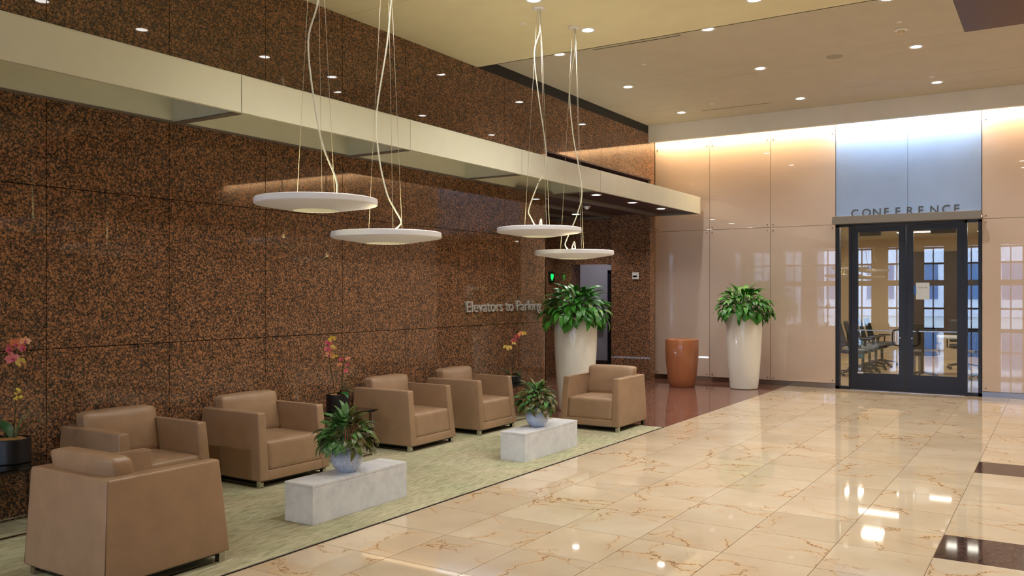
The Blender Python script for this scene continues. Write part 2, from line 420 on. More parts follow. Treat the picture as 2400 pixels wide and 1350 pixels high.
struct(box('wall_recess_side', (XW-.30, 10.86, 0), (XW, 10.885, 3.04), M['granite']))
ceil_l = struct(box('ceiling_lobby', (-8.6, 9.2, 3.06), (XW+.0, 14.90, 3.14), M['maroon']))
box('ceiling_infill', (XW, 10.93, 3.06), (-5.50, 14.90, 3.14), M['maroon'], ceil_l)
for x in (-6.27, -7.12, -7.9): box('rib', (x-.07, 10.0, 3.025), (x+.07, 14.9, 3.062), M['rib'], ceil_l)
box('rib', (-8.4, 14.75, 3.02), (-5.5, 14.86, 3.063), M['rib'], ceil_l)
corr = struct(box('wall_corridor', (-11, 17.5, 0), (-6.7, 17.6, 3.0), M['white_wall']))
struct(box('sky_block_top', (-8.6, 9.2, 3.70), (XW-.30, 15.25, 3.76), M['maroon']))  # the void boxes are added as an enclosure to keep sky light out
struct(box('sky_block_left', (-8.66, 9.2, 3.1), (-8.60, 15.25, 3.76), M['maroon']))
struct(box('sky_block_back', (-8.6, 15.25, 3.1), (-6.9, 15.3, 3.76), M['maroon']))
struct(box('sky_block_front', (-8.6, 9.14, 3.1), (XW-.30, 9.2, 3.76), M['maroon']))
struct(box('wall_corridor_right', (-7.02, 15.25, 0), (-6.9, 17.5, 3.0), M['white_wall']))
struct(box('wall_corridor_left', (-11.1, 15.25, 0), (-11, 17.5, 3.0), M['white_wall']))
struct(box('wall_corridor_front', (-11.1, 15.15, 0), (-8.6, 15.25, 3.0), M['white_wall']))
struct(box('ceiling_corridor', (-11, 15.25, 3.0), (-6.7, 17.6, 3.1), M['ceil_far']))
struct(box('baseboard_corridor', (-11, 17.485, 0), (-6.9, 17.5, .1), M['granite_d']))
dc = struct(box('door_corridor', (-8.46, 17.40, 0), (-7.3, 17.47, 2.05), M['black']))
box('door_frame', (-8.50, 17.38, 0), (-8.42, 17.5, 2.10), M['doorframe'], dc)
box('door_frame', (-8.50, 17.38, 2.05), (-7.3, 17.5, 2.12), M['doorframe'], dc)

# beam along the granite wall (metal fascia with open coffers)
XB = -5.48
beam = thing('coffered_beam', 'long cream metal beam with open coffers running along the brown granite wall', 'beam', (XB, 3, 3.035))
yj = [2.0, 2.54, 4.645, 6.75, 8.87, 10.98, 15.0]
inv = Matrix.Translation((-XB, -3, -3.035))
def bbox(name, a, b, m, **k):
    o = box(name, a, b, m, **k); o.data.transform(inv); o.parent = beam; return o
for a, b in zip(yj, yj[1:]):
    bbox('fascia_panel', (XB-.012, a+.004, 3.035), (XB, b-.004, 3.33), M['fascia'])
bbox('fascia_backing', (XB-.03, 2.0, 3.04), (XB-.013, 14.99, 3.325), M['joint'])
bbox('fascia_inner', (XB-.04, 2.0, 3.036), (XB-.031, 14.99, 3.325), M['fascia'])
bbox('back_panel', (XW+.002, 2.0, 3.045), (XW+.03, 10.93, 3.325), M['fascia'])
bbox('bottom_lip', (XW+.001, 2.0, 3.032), (XW+.034, 10.93, 3.046), M['rib'])
bbox('top_cover', (XW+.001, 2.0, 3.325), (XB-.012, 10.93, 3.34), M['fascia'])
bbox('top_cover', (XW-.0, 10.93, 3.325), (XB-.012, 15.0, 3.34), M['fascia'])
bbox('end_panel', (XB-.5, 14.99, 3.035), (XB, 15.0, 3.33), M['fascia'])
for y in (2.54, 4.645, 6.75, 8.87, 10.93):
    bbox('cross_rib', (XW+.03, y-.045, 3.037), (XB-.04, y+.035, 3.324), M['fascia'])
    bbox('rib_lip', (XW+.034, y-.05, 3.030), (XB-.04, y+.04, 3.037), M['rib'])

# ceilings
def holes_none(): pass
cn = struct(box('ceiling', (XW-.3, 2.0, 4.503), (10, 6.683, 4.70), M['ceil']))
box('ceiling_panel', (XW, 6.687, 4.503), (10, 9.15, 4.70), M['ceil'], cn)
box('ceiling_edge', (XW-.02, 9.13, 4.50), (10, 9.15, 4.645), M['ceil'], cn)
box('ceiling_face', (XW, 2.0, 4.50), (10, 6.684, 4.504), M['ceil'], cn)
box('ceiling_face', (XW, 6.690, 4.50), (10, 9.149, 4.504), M['ceil'], cn)
cf = struct(box('ceiling_far', (XW-.3, 9.15, 4.66), (10, YF+.1, 4.80), M['joint']))
yy = [9.15, 11.30, 11.87, 13.45, 14.0, 14.575]
for a, b in zip(yy, yy[1:]):
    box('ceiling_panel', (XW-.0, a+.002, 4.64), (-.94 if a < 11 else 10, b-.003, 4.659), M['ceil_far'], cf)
box('ceiling_opening_dark', (-.935, 9.15, 4.635), (6, 11.305, 4.655), M['opening_dark'], cf)  # flat sheet in place of an opening, its inner shade put into the colour
bk = struct(box('wall_bulkhead', (XW, 14.575, 4.335), (10, 14.66, 4.64), M['bulk']))
box('cove_top', (XW, 14.66, 4.56), (10, YF, 4.62), M['bulk'], bk)

# far wall of back painted glass
wf = struct(box('wall_far', (-7.0, YF+.02, 0), (-3.19, YF+.12, 4.66), M['rearwall']))
box('wall_segment', (-1.03, YF+.02, 0), (10, YF+.12, 4.66), M['rearwall'], wf)
box('wall_segment', (-3.19, YF+.02, 2.86), (-1.03, YF+.12, 4.66), M['rearwall'], wf)
def gpanel(x0, x1, z0, z1):
    return box('glass_panel', (x0+.003, YF-.035, z0+.003), (x1-.003, YF-.018, z1-.003), M['glass_tan'], wf, bev=.001)
xs = [-6.45, -5.385, -4.286, -3.195]
xr = [-1.022, .07, 1.16, 2.25, 3.34, 4.43, 5.52, 6.61, 7.7]
bolt_me = None
def bolt(x, z):
    global bolt_me
    if bolt_me is None:
        o = lathe('standoff_bolt', [(0, 0), (.011, 0), (.011, .014), (.008, .018), (0, .018)], M['steel_d'], wf, n=12)
        bolt_me = o.data
    else: o = link('standoff_bolt', bolt_me, None, wf)
    o.location = (x, YF-.034, z); o.rotation_euler = (R(90), 0, 0)
for L in (xs, xr):
    for a, b in zip(L, L[1:]):
        for z0, z1 in ((.085, 2.757), (2.757, 4.50)):
            gpanel(a, b, z0, z1)
            for x in (a+.05, b-.05):
                for z in (z0+.05, (z1-.05) if z1 < 4.4 else 4.29): bolt(x, z)
for a, b in ((-3.19, -2.08), (-2.08, -1.03)):
    box('blue_panel', (a+.002, YF-.03, 2.80), (b-.002, YF-.012, 4.50), M['glass_blue'], wf, bev=.001)
struct(box('baseboard_far', (-6.9, YF-.03, 0), (-3.20, YF-.012, .082), M['steel_d']))
struct(box('baseboard_far_right', (-1.02, YF-.03, 0), (8, YF-.012, .082), M['steel_d']))
struct(box('wall_right', (10, -12, 0), (10.1, YF+.1, 7.6), M['rearwall']))

# cove strips (real light strips above the glass wall, hidden by the bulkhead)
def area(name, loc, sx, sy, watts, col, rot=(0,0,0), parent=None, spread=None):
    l = bpy.data.lights.new(name, 'AREA'); l.shape = 'RECTANGLE'; l.size = sx; l.size_y = sy; l.energy = watts; l.color = col
    o = bpy.data.objects.new(name, l); C.objects.link(o); o.location = loc; o.rotation_euler = rot
    if parent: o.parent = parent
    return o
for x0, x1, e, c in ((-6.45, -3.19, COVE_WARM, (1., .70, .40)), (-3.19, -1.03, COVE_WHITE, (.95, .97, 1.)), (-1.03, 6., COVE_WARM, (1., .70, .40))):
    area('cove_light', ((x0+x1)/2, YF-.13, 4.46), x1-x0, .05, e*(x1-x0), c)

# conference doors
df = struct(bpy.data.objects.new('door_conference', None)); C.objects.link(df); df.location = (-2.11, YF, 0)
def dbox(name, a, b, m, parent, **k):
    o = box(name, a, b, m, **k)
    off = Vector(parent.location) if parent.parent is None else Vector((0,0,0))
    if parent.parent is not None: off = Vector(parent.parent.location) + Vector(parent.location)
    o.data.transform(Matrix.Translation(-off)); o.parent = parent; return o
X0, X1 = -3.19, -1.03; ZT = 2.745
y0, y1 = YF-.03, YF+.08
for a, b in (((X0,y0,0),(X0+.058,y1,ZT)), ((X1-.045,y0,0),(X1,y1,ZT)), ((X0,y0,ZT-.03),(X1,y1,ZT+.03)),
             ((-2.985,y0,0),(-2.950,y1,ZT)), ((-1.265,y0,0),(-1.228,y1,ZT)), ((X0,y0,0),(-2.985,y1,.05)), ((-1.228,y0,0),(X1,y1,.05))):
    dbox('door_frame', a, b, M['doorframe'], df)
dbox('side_pane', (-3.135, YF+.02, .05), (-2.985, YF+.03, ZT-.03), M['glass'], df)
dbox('side_pane', (-1.228, YF+.02, .05), (-1.075, YF+.03, ZT-.03), M['glass'], df)
dbox('threshold', (-2.95, y0-.06, -.002), (-1.265, y0+.05, .008), M['steel'], df)
for x0, x1, hs in ((-2.948, -2.112, 1), (-2.106, -1.267, -1)):
    lf = bpy.data.objects.new('door_leaf', None); C.objects.link(lf); lf.parent = df
    ya, yb = YF-.012, YF+.035
    def lb(name, a, b, m, **k):
        o = box(name, a, b, m, **k); o.data.transform(Matrix.Translation(-Vector(df.location))); o.parent = lf; return o
    lb('stile', (x0, ya, .012), (x0+.105, yb, ZT-.035), M['doorframe'])
    lb('stile', (x1-.105, ya, .012), (x1, yb, ZT-.035), M['doorframe'])
    lb('top_rail', (x0+.105, ya, 2.62), (x1-.105, yb, ZT-.035), M['doorframe'])
    lb('bottom_rail', (x0+.105, ya, .012), (x1-.105, yb, .285), M['doorframe'])
    lb('pane', (x0+.105, YF+.008, .285), (x1-.105, YF+.016, 2.62), M['glass'])
    lb('push_bar', (x0+.1, YF-.04, .985), (x1-.1, YF-.02, 1.003), M['steel_d'])
    hx = x1-.13 if hs == 1 else x0+.13
    bm = bmesh.new(); q = .0 
    pts = smooth_path([(hx+.03*hs, ya, 1.01), (hx-.03*hs, ya-.06, 1.005), (hx-.055*hs, ya-.075, .96), (hx-.055*hs, ya-.075, .82), (hx-.03*hs, ya-.06, .765), (hx+.03*hs, ya, .755)], 5)
    add_tube(bm, pts, .012, 10); o = fin('handle', bm, M['black'], lf, smooth=True); o.data.transform(Matrix.Translation(-Vector(df.location)))
    lb('lock', (hx+.045*hs-.01, ya-.006, .87), (hx+.045*hs+.01, ya+.001, .89), M['steel'])
    lb('door_closer', (x0+.12 if hs == 1 else x0+.35, yb, 2.56), (x0+.45 if hs == 1 else x1-.12, yb+.06, 2.62), M['black'])
    if hs == 1: lb('sticker', (x0+.10, ya-.002, .275), (x0+.19, ya-.0005, .30), M['paperw'])
can = thing('door_canopy', 'grey metal canopy box over the dark conference doors', 'canopy', (-2.11, YF-.02, 2.75))
o = box('canopy_box', (-3.19, YF-.27, 2.752), (-1.03, YF-.036, 2.87), M['canopy'], bev=.002); o.data.transform(Matrix.Translation(-Vector(can.location))); o.parent = can
o = box('canopy_lip', (-3.2, YF-.275, 2.750), (-1.02, YF-.26, 2.875), M['canopy'], bev=.002); o.data.transform(Matrix.Translation(-Vector(can.location))); o.parent = can

# ------------------------------------------------------------------ lettering
def text_mesh(body, size, extr, off=0.):
    cu = bpy.data.curves.new('t', 'FONT'); cu.body = body; cu.size = size; cu.extrude = extr; cu.offset = off * size
    o = bpy.data.objects.new('t', cu); C.objects.link(o); bpy.context.view_layer.update()
    me = bpy.data.meshes.new_from_object(o)
    bpy.data.objects.remove(o); bpy.data.curves.remove(cu)
    return me
def right_edge(me): return max(v.co.x for v in me.vertices)
def sign(name, label, cat, body, width, height, m, mw, extr=.004, spacing=1.0):
    """letters laid in the local xz plane, left end at the origin; mw = world matrix"""
    full = text_mesh(body, 1, 0); fw = right_edge(full); cap = max(v.co.y for v in text_mesh('E', 1, 0).vertices)
    root = thing(name, label, cat); root.matrix_world = mw
    sx = width / (fw * 1.0); sz = height / cap
    for i, ch in enumerate(body):
        if ch == ' ': continue
        me = text_mesh(ch, 1, 0); re = right_edge(me)
        pr = right_edge(text_mesh(body[:i+1], 1, 0))
        me2 = text_mesh(ch, 1, extr)
        for v in me2.vertices:
            x, y, z = v.co; v.co = ((x + pr - re) * sx, -z, y * sz)
        me2.name = 'letter'
        link('letter', me2, m, root)
    return root
# wall normal +x: local x -> +y, local -y -> +x
mw = Matrix(((0, -1, 0, XW+.012), (1, 0, 0, 8.85), (0, 0, 1, 1.365), (0, 0, 0, 1)))
sign('wall_lettering', 'raised grey metal letters reading Elevators to Parking on the granite wall', 'sign', 'Elevators to Parking', 1.86, .138, M['letter'], mw, .012)
cx = -2.945; word = 'CONFERENCE'
root = thing('door_lettering', 'dark grey letters reading CONFERENCE above the doors', 'sign', (cx, YF-.031, 2.872))
step = (-1.31 - cx - .10) / 9
for i, ch in enumerate(word):
    me = text_mesh(ch, .185, .003, .006)
    lo = min(v.co.x for v in me.vertices); hi = max(v.co.x for v in me.vertices); 
    for v in me.vertices: v.co = (v.co.x - lo + i*step, -v.co.z - .003, v.co.y)
    me.name = 'letter'; link('letter', me, M['letter_d'], root)

# ------------------------------------------------------------------ downlights
dl = thing('downlight', 'x', 'downlight', (0,0,0))
lathe('trim_ring', [(.062, -.004), (.088, -.006), (.092, -.002), (.092, 0), (.062, 0)], M['white'], dl, n=32)
lathe('lens', [(0, -.002), (.064, -.002), (.064, 0), (0, 0)], M['lens'], dl, n=32)
sp = bpy.data.lights.new('downlight_lamp', 'SPOT'); sp.energy = DOWN_W; sp.spot_size = R(118); sp.spot_blend = .8; sp.shadow_soft_size = .05; sp.color = (1., .965, .935)
used = [False]
def place_light(x, y, z, label, group, w=None, seen=True):
    o = dl if not used[0] else copy_tree(dl); used[0] = True
    o.location = (x, y, z); tag(o, label, 'downlight', group)
    l = sp
    if w is not None:
        l = bpy.data.lights.get('lamp_%g' % w)
        if l is None: l = sp.copy(); l.name = 'lamp_%g' % w; l.energy = w
    lo = bpy.data.objects.new('lamp', l); C.objects.link(lo); lo.parent = o; lo.location = (0, 0, -.03)
    return o
for r, y in ((0, 9.60), (1, 11.66), (2, 13.79)):
    for c, x in ((0, -5.37), (1, -3.42), (2, -1.50), (3, .42), (4, 2.4)):
        if y < 10 and c > 2: continue
        row = ('row at the ceiling step', 'middle row', 'row by the glass wall')[r]
        colw = ('nearest the granite wall', 'second from the granite wall', 'third from the granite wall', 'fourth from the granite wall', 'fifth from the granite wall')[c]
        place_light(x, y, 4.64, 'lit downlight of far ceiling %s, %s' % (row, colw), 'downlights in the far ceiling')
for r, y in ((0, 8.49), (1, 7.33), (2, 5.85), (3, 4.75)):
    for c, x in ((0, -4.39 if r < 2 else -4.1), (1, -2.55), (2, -.7), (3, 1.2)):
        if r > 1 and c > 2: continue
        place_light(x, y, 4.50, 'lit downlight of near ceiling %s, %s' % (
            ('just before the step', 'one row before the step', 'two rows before the step', 'three rows before the step')[r],
            ('in pendant line', 'second column', 'third column', 'fourth column')[c]), 'downlights in the near ceiling')
for x, y, lab in ((-5.79, 11.46, 'nearest of the three behind the beam fascia'), (-5.79, 12.74, 'middle of the three behind the beam fascia'), (-5.79, 13.92, 'farthest of the three behind the beam fascia'),
                  (-6.72, 11.47, 'deeper in the maroon recess ceiling near the granite corner'), (-7.52, 14.06, 'deepest in the maroon recess ceiling')):
    place_light(x, y, 3.058, 'lit round downlight ' + lab, 'downlights in the recess', 3.5)

# ------------------------------------------------------------------ small ceiling things
def ceil_disc(name, label, cat, x, y, z, prof, m):
    o = lathe(name, prof, m, None, (x, y, z), n=28); tag(o, label, cat); return o
sd = thing('smoke_detector', 'cream smoke detector on the far ceiling near the dark opening', 'detector', (-1.545, 10.80, 4.64))
lathe('base', [(0, 0), (.075, 0), (.075, -.012), (.06, -.02), (0, -.02)], M['white'], sd, n=28)
lathe('sensor_cap', [(.04, -.02), (.036, -.045), (.025, -.055), (0, -.055)], mat('cream plastic', (220, 200, 165), .5), sd, n=24)
for k, (x, y, z, l) in enumerate(((-1.52, 10.50, 4.64, 'beside the smoke detector'), (-1.52, 13.40, 4.64, 'beside a downlight close to the bulkhead'),
                               (-4.715, 13.41, 4.64, 'beside the slot diffuser near the bulkhead'), (-4.667, 10.63, 4.64, 'between the recess rows over the red floor'), (-4.88, 7.92, 4.5, 'in near ceiling beside the pendant canopies'))):
    ceil_disc('sprinkler_cover', 'small white round sprinkler cover ' + l, 'sprinkler', x, y, z, [(0, -.006), (.03, -.006), (.035, 0), (0, 0)], M['white'])
ceil_disc('ceiling_speaker', 'round grey flush speaker grille in the far ceiling', 'speaker', -2.45, 11.6, 4.64, [(0, -.004), (.10, -.004), (.105, 0), (0, 0)], mat('grey speaker grille', (165, 158, 140), .8))
def slot(label, xa, xb, y, z):
    o = thing('slot_diffuser', label, 'air vent', ((xa+xb)/2, y, z)); h = (xb-xa)/2
    box('slot', (-h, -.012, -.002), (h, .012, 0), M['joint'], o)
    box('slot_frame', (-h-.02, -.03, -.003), (h+.02, -.013, 0), M['ceil_far'], o); box('slot_frame', (-h-.02, .013, -.003), (h+.02, .03, 0), M['ceil_far'], o)
slot('long thin air slot in far ceiling near the bulkhead', -5.03, -3.88, 13.85, 4.64)
slot('long thin air slot in far ceiling just past the ceiling step', -4.92, -3.78, 9.66, 4.64)
dt = thing('detector', 'white detector on the maroon recess ceiling', 'detector', (-6.69, 12.9, 3.06))
lathe('detector_base', [(0, 0), (.06, 0), (.06, -.015), (0, -.015)], M['white'], dt, n=20); lathe('detector_cap', [(.045, -.015), (.03, -.05), (0, -.05)], M['white'], dt, n=20)

# ------------------------------------------------------------------ pendants
RD = Vector((.845, .535, 0))
def pendant(label, y, z, cord, loop=None):
    p = thing('pendant_lamp', label, 'pendant lamp', (-4.465, y, z), 0, 'disc pendants over the seating')
    r = .43
    lathe('shade', [(.16, -.062), (.17, -.062), (r-.012, -.024), (r-.004, -.021), (r, -.016), (r, .018), (r-.004, .023), (r-.012, .025), (.10, .030), (.10, .026),
                    (.10, .0), (.16, -.05), (.16, -.062)], M['lampwhite'], p, n=72)
    lathe('lower_reflector', [(.16, -.061), (.155, -.056), (.10, -.025), (.10, -.02)], M['cord'], p, n=48)
    lathe('lamp_lens', [(0, -.024), (.10, -.024), (.10, -.02), (0, -.02)], M['lens_dn'], p, n=40)
    lathe('uplight_lens', [(0, .033), (.09, .033), (.095, .028), (0, .028)], M['lens_up'], p, n=40)
    top = 4.5 - z
    lathe('ceiling_canopy', [(0, top-.022), (.055, top-.022), (.065, top-.014), (.068, top), (0, top)], M['white'], p, n=32)
    for k, a in enumerate((R(200), R(330), R(75))):
        q = Vector((math.cos(a), math.sin(a), 0))
        tube('suspension_wire', [q*.15 + Vector((0,0,.024)), q*.02 + Vector((0,0,top-.02))], .0016, M['wire'], p, 5)
    pts = [RD*dr + Vector((0,0,zz - z)) for dr, zz in cord]
    tube('power_cord', smooth_path(pts, 8), .0062, M['cord'], p, 8)
    if loop: tube('cord_loop', smooth_path([RD*dr + Vector((0,0,zz - z)) for dr, zz in loop], 6), .0055, M['cord'], p, 8)
    lathe('cord_grip', [(0, .03), (.02, .03), (.02, .045), (.012, .052), (0, .052)], M['white'], p, n=16)
pendant('white disc pendant nearest the camera end, hung higher, over the near stone bench', 4.45, 2.25,
        [(0, 4.48), (.03, 4.1), (.01, 3.685), (-.058, 3.397), (-.02, 2.99), (.045, 2.655), (.14, 2.41), (.145, 2.275)])
pendant('white disc pendant second from the camera, hung lower, between the two benches', 5.208, 2.055,
        [(0, 4.48), (.06, 4.2), (.037, 3.90), (0, 3.53), (-.077, 3.015), (-.06, 2.68), (0, 2.396), (.064, 2.262), (.114, 2.17), (.097, 2.13), (.04, 2.085)])
pendant('white disc pendant third from the camera with glowing rim, hung higher', 7.56, 2.24,
        [(0, 4.49), (.009, 4.275), (-.048, 4.037), (-.009, 3.626), (.07, 3.06), (.06, 2.847), (-.009, 2.717), (-.104, 2.457), (-.082, 2.37), (-.03, 2.27)], [(.0, 2.27), (.02, 2.36), (.03, 2.27)])
pendant('white disc pendant farthest from the camera, hung lower, in front of the recess', 8.31, 2.04,
        [(-.0, 4.49), (.01, 4.288), (-.05, 3.823), (-.01, 3.312), (.084, 2.753), (.037, 2.474), (-.08, 2.195), (-.098, 2.126), (-.06, 2.07)], [(-.03, 2.07), (0, 2.165), (.015, 2.07)])

# ------------------------------------------------------------------ armchairs
def puffy(bm, x0, y0, z0, x1, y1, z1, bulge, axis_amt=(0,0,1), bev=.03, taper=None):
    """rounded cushion: subdivided box with soft edges and domed faces"""
    n = 10
    res = bmesh.ops.create_cube(bm, size=2)
    bmesh.ops.subdivide_edges(bm, edges=bm.edges[:], cuts=n, use_grid_fill=True)
    hx, hy, hz = (x1-x0)/2, (y1-y0)/2, (z1-z0)/2; cx, cy, cz = (x0+x1)/2, (y0+y1)/2, (z0+z1)/2
    for v in bm.verts:
        u = Vector(v.co)
        d = [min(1, abs(c)) for c in u]
        p = Vector((u.x*hx, u.y*hy, u.z*hz))
        # round the edges
        q = Vector((max(-hx+bev, min(hx-bev, p.x)), max(-hy+bev, min(hy-bev, p.y)), max(-hz+bev, min(hz-bev, p.z))))
        dd = p - q
        if dd.length > 1e-9:
            m = max(abs(dd.x), abs(dd.y), abs(dd.z)); p = q + dd.normalized()*m
        fx, fy, fz = (1-d[0]**2), (1-d[1]**2), (1-d[2]**2)
        p.x += bulge[0]*math.copysign(1, u.x)*fy*fz*(d[0] > .999)
        p.y += bulge[1]*math.copysign(1, u.y)*fx*fz*(d[1] > .999)
        p.z += bulge[2]*math.copysign(1, u.z)*fx*fy*(d[2] > .999)
        v.co = p + Vector((cx, cy, cz))
        if taper: v.co = taper(v.co)
def make_chair():
    t = thing('armchair', 'x', 'armchair')
    W0, W1 = .388, .366; F0, F1 = .405, .345; B0, B1 = -.405, -.375; Z0, Z1 = .058, .612; th = .082
    def U(F, B, Wd, z, k=1.0):
        return [(F, -Wd, z), (B, -Wd, z), (B, Wd, z), (F, Wd, z), (F, Wd-th*k, z), (B+th*k, Wd-th*k, z), (B+th*k, -Wd+th*k, z), (F, -Wd+th*k, z)]
    bm = bmesh.new(); lo = [bm.verts.new(v) for v in U(F0, B0, W0, Z0, 1.15)]; hi = [bm.verts.new(v) for v in U(F1, B1, W1, Z1)]
    bm.faces.new(lo[::-1]); bm.faces.new(hi)
    for i in range(8): bm.faces.new((lo[i], lo[(i+1) % 8], hi[(i+1) % 8], hi[i]))
    bmesh.ops.bevel(bm, geom=bm.edges[:], offset=.015, segments=3, profile=.6, affect='EDGES')
    sh = fin('shell', bm, M['leather'], t, smooth=True); sh.data.set_sharp_from_angle(angle=R(50))
    # piping along the outer edges
    bm = bmesh.new()
    def P(F, B, Wd, z): return (F, Wd, z)
    e = .003
    for s in (-1, 1):
        add_tube(bm, [(F1-.01, s*(W1-.004), Z1-.008), (B1+.006, s*(W1-.004), Z1-.008)], .0028, 6)
        add_tube(bm, [(B1+.004, s*(W1-.004), Z1-.01), (B0+.004, s*(W0-.004), Z0+.01)], .0028, 6)
        add_tube(bm, [(F1-.002, s*(W1-th+.004), Z1-.012), (.352, s*(W0-th-.002), .38)], .0028, 6)
    add_tube(bm, [(B1+.004, -W1+.006, Z1-.008), (B1+.004, W1-.006, Z1-.008)], .0028, 6)
    fin('piping', bm, M['seam'], sh, smooth=True)
    bm = bmesh.new(); wi = W0 - th*1.1
    def tp(c):
        f = (c.z-.135)/.25
        c.x -= .030*max(0, f)*max(0, (c.x+.2)/.6); return c
    puffy(bm, -.30, -wi, .131, .398, wi, .375, (.004, 0, .014), bev=.024, taper=tp)
    s = fin('seat_cushion', bm, M['leather'], t, smooth=True)
    bm = bmesh.new(); hexa(bm, [(.30, -wi, Z0), (.402, -wi, Z0), (.402, wi, Z0), (.30, wi, Z0), (.30, -wi, .138), (.397, -wi, .138), (.397, wi, .138), (.30, wi, .138)], .006)
    fin('front_rail', bm, M['leather'], t, smooth=True).data.set_sharp_from_angle(angle=R(50))
    bm = bmesh.new()
    def tb(c):
        c.x -= (c.z-.37)*.22; return c
    puffy(bm, -.245, -.303, .365, -.105, .303, .712, (.018, 0, .006), bev=.034, taper=tb)
    fin('back_cushion', bm, M['leather'], t, smooth=True)
    box('underside', (-.38, -.355, .045), (.38, .355, .06), M['black'], t)
    for s in (-1, 1):
        bm = bmesh.new(); y = s*.352
        add_box(bm, .335, y-.02, .0, .375, y+.02, .06, .002); add_box(bm, -.375, y-.02, .0, -.335, y+.02, .06, .002); add_box(bm, -.375, y-.012, .0, .375, y+.012, .007)
        fin('sled_leg', bm, M['chrome'], t)
    return t
ch0 = make_chair(); firstc = True
for x, y, rz, lab in ((-5.895, 4.0, 0, 'taupe leather armchair against granite wall partly hidden by the nearest armchair'),
                      (-5.895, 5.25, R(-1), 'taupe leather armchair against granite wall directly behind the near stone bench'),
                      (-5.895, 7.16, R(1), 'taupe leather armchair against granite wall just past the pink orchid table'),
                      (-5.895, 8.39, R(1), 'taupe leather armchair against granite wall, farthest of the wall row'),
                      (-4.585, 3.07, R(90), 'taupe leather armchair nearest the camera, its back turned and cut by the frame bottom'),
                      (-4.655, 9.42, R(-90), 'taupe leather armchair at far carpet end, facing the camera before the white urn')):
    o = ch0 if firstc else copy_tree(ch0); firstc = False
    o.location = (x, y, .004); o.rotation_euler = (0, 0, rz); tag(o, lab, 'armchair', 'leather armchairs in the lounge')

# ------------------------------------------------------------------ stone benches
def bench(x0, y0, x1, y1, h, label):
    t = thing('stone_bench', label, 'bench', ((x0+x1)/2, (y0+y1)/2, .004), 0, 'stone block benches'); hx, hy = (x1-x0)/2, (y1-y0)/2
    box('block', (-hx+.001, -hy+.001, 0), (hx-.001, hy-.001, h-.021), M['stone'], t, bev=.002)
    box('top_slab', (-hx, -hy, h-.02), (hx, hy, h), M['stone'], t, bev=.002)
bench(-4.615, 4.29, -4.34, 5.305, .276, 'grey limestone block bench nearer the camera with the two-tone leafy bowl')
bench(-4.55, 6.97, -4.27, 8.02, .272, 'grey limestone block bench farther back carrying the reddish leafy bowl')

# ------------------------------------------------------------------ side tables
def side_table(x0, y0, x1, y1, h, label):
    t = thing('side_table', label, 'side table', ((x0+x1)/2, (y0+y1)/2, .004), 0, 'glass side tables'); hx, hy = (x1-x0)/2, (y1-y0)/2
    box('glass_top', (-hx, -hy, h-.012), (hx, hy, h), M['glass_t'], t, bev=.002)
    for a0, b0, a1, b1 in ((-hx+.02, -hy+.02, hx-.02, -hy+.05), (-hx+.02, hy-.05, hx-.02, hy-.02), (-hx+.02, -hy+.05, -hx+.05, hy-.05), (hx-.05, -hy+.05, hx-.02, hy-.05)):
        box('top_rim', (a0, b0, h-.026), (a1, b1, h-.013), M['black'], t)
    a, b = hx-.05, hy-.05
    for sy in (-1, 1):
        for sx in (-1, 1): box('leg', (sx*a-.02, sy*b-.005, .01), (sx*a+.02, sy*b+.005, h-.022), M['chrome'], t)
        box('floor_bar', (-a-.02, sy*b-.005, 0), (a+.02, sy*b+.005, .01), M['chrome'], t)
    for sx in (-1, 1): box('cross_bar', (sx*a-.02, -b, 0), (sx*a+.02, b, .009), M['chrome'], t)
side_table(-6.27, 2.72, -5.73, 3.42, .455, 'smoked glass side table at the left edge carrying the dark pot orchid')
side_table(-6.25, 5.96, -5.70, 6.52, .455, 'smoked glass side table between two wall armchairs, under the taller pink orchid')
side_table(-6.25, 9.0, -5.70, 9.62, .455, 'smoked glass side table in the corner beyond the farthest wall armchair')
cd = tag(box('card_holder', (-6.02, 9.56, .46), (-5.98, 9.60, .56), M['black'], None), 'small upright black card holder on the corner side table', 'card holder')

# ------------------------------------------------------------------ leaves and plants
def leaf_mesh(L, Wd, droop, fold=.25, stalk=.25, n=7, name='leaf', wave=0, m=None):
    """leaf that starts along +x and bends down; first part is a thin stalk"""
    bm = bmesh.new(); uv = bm.loops.layers.uv.new('UVMap'); rows = []
    x = z = 0.; ang = R(10); ds = L/n
    for i in range(n+1):
        t = i/n
        if t <= stalk: wd = Wd*.05
        else:
            q = (t-stalk)/(1-stalk); wd = Wd*.5*max(.02, math.sin(math.pi*q**.8)**.8) if q < 1 else Wd*.01
        yy = math.sin(i*1.9)*wave
        rows.append((bm.verts.new((x, -wd+yy, z+wd*fold)), bm.verts.new((x, yy, z)), bm.verts.new((x, wd+yy, z+wd*fold)), t))
        a = ang - droop*t**1.3
        x += ds*math.cos(a); z += ds*math.sin(a)
    for a, b in zip(rows, rows[1:]):
        for k in (0, 1):
            f = bm.faces.new((a[k], a[k+1], b[k+1], b[k]))
            for lp, (u, vv) in zip(f.loops, ((k/2, a[3]), ((k+1)/2, a[3]), ((k+1)/2, b[3]), (k/2, b[3]))): lp[uv].uv = (u, vv)
    me = bpy.data.meshes.new(name); bm.to_mesh(me); bm.free()
    for p in me.polygons: p.use_smooth = True
    if m: me.materials.append(m)
    return me
def put_leaf(me, parent, base, yaw, pitch, roll=0, s=1., name='leaf'):
    o = bpy.data.objects.new(name, me); C.objects.link(o); o.parent = parent
    o.location = base; o.rotation_euler = (roll, -pitch, yaw); o.scale = (s, s, s); return o
lily = [leaf_mesh(.36, .075, R(d), stalk=.42, m=M['leaf']) for d in (70, 100, 125, 150)]
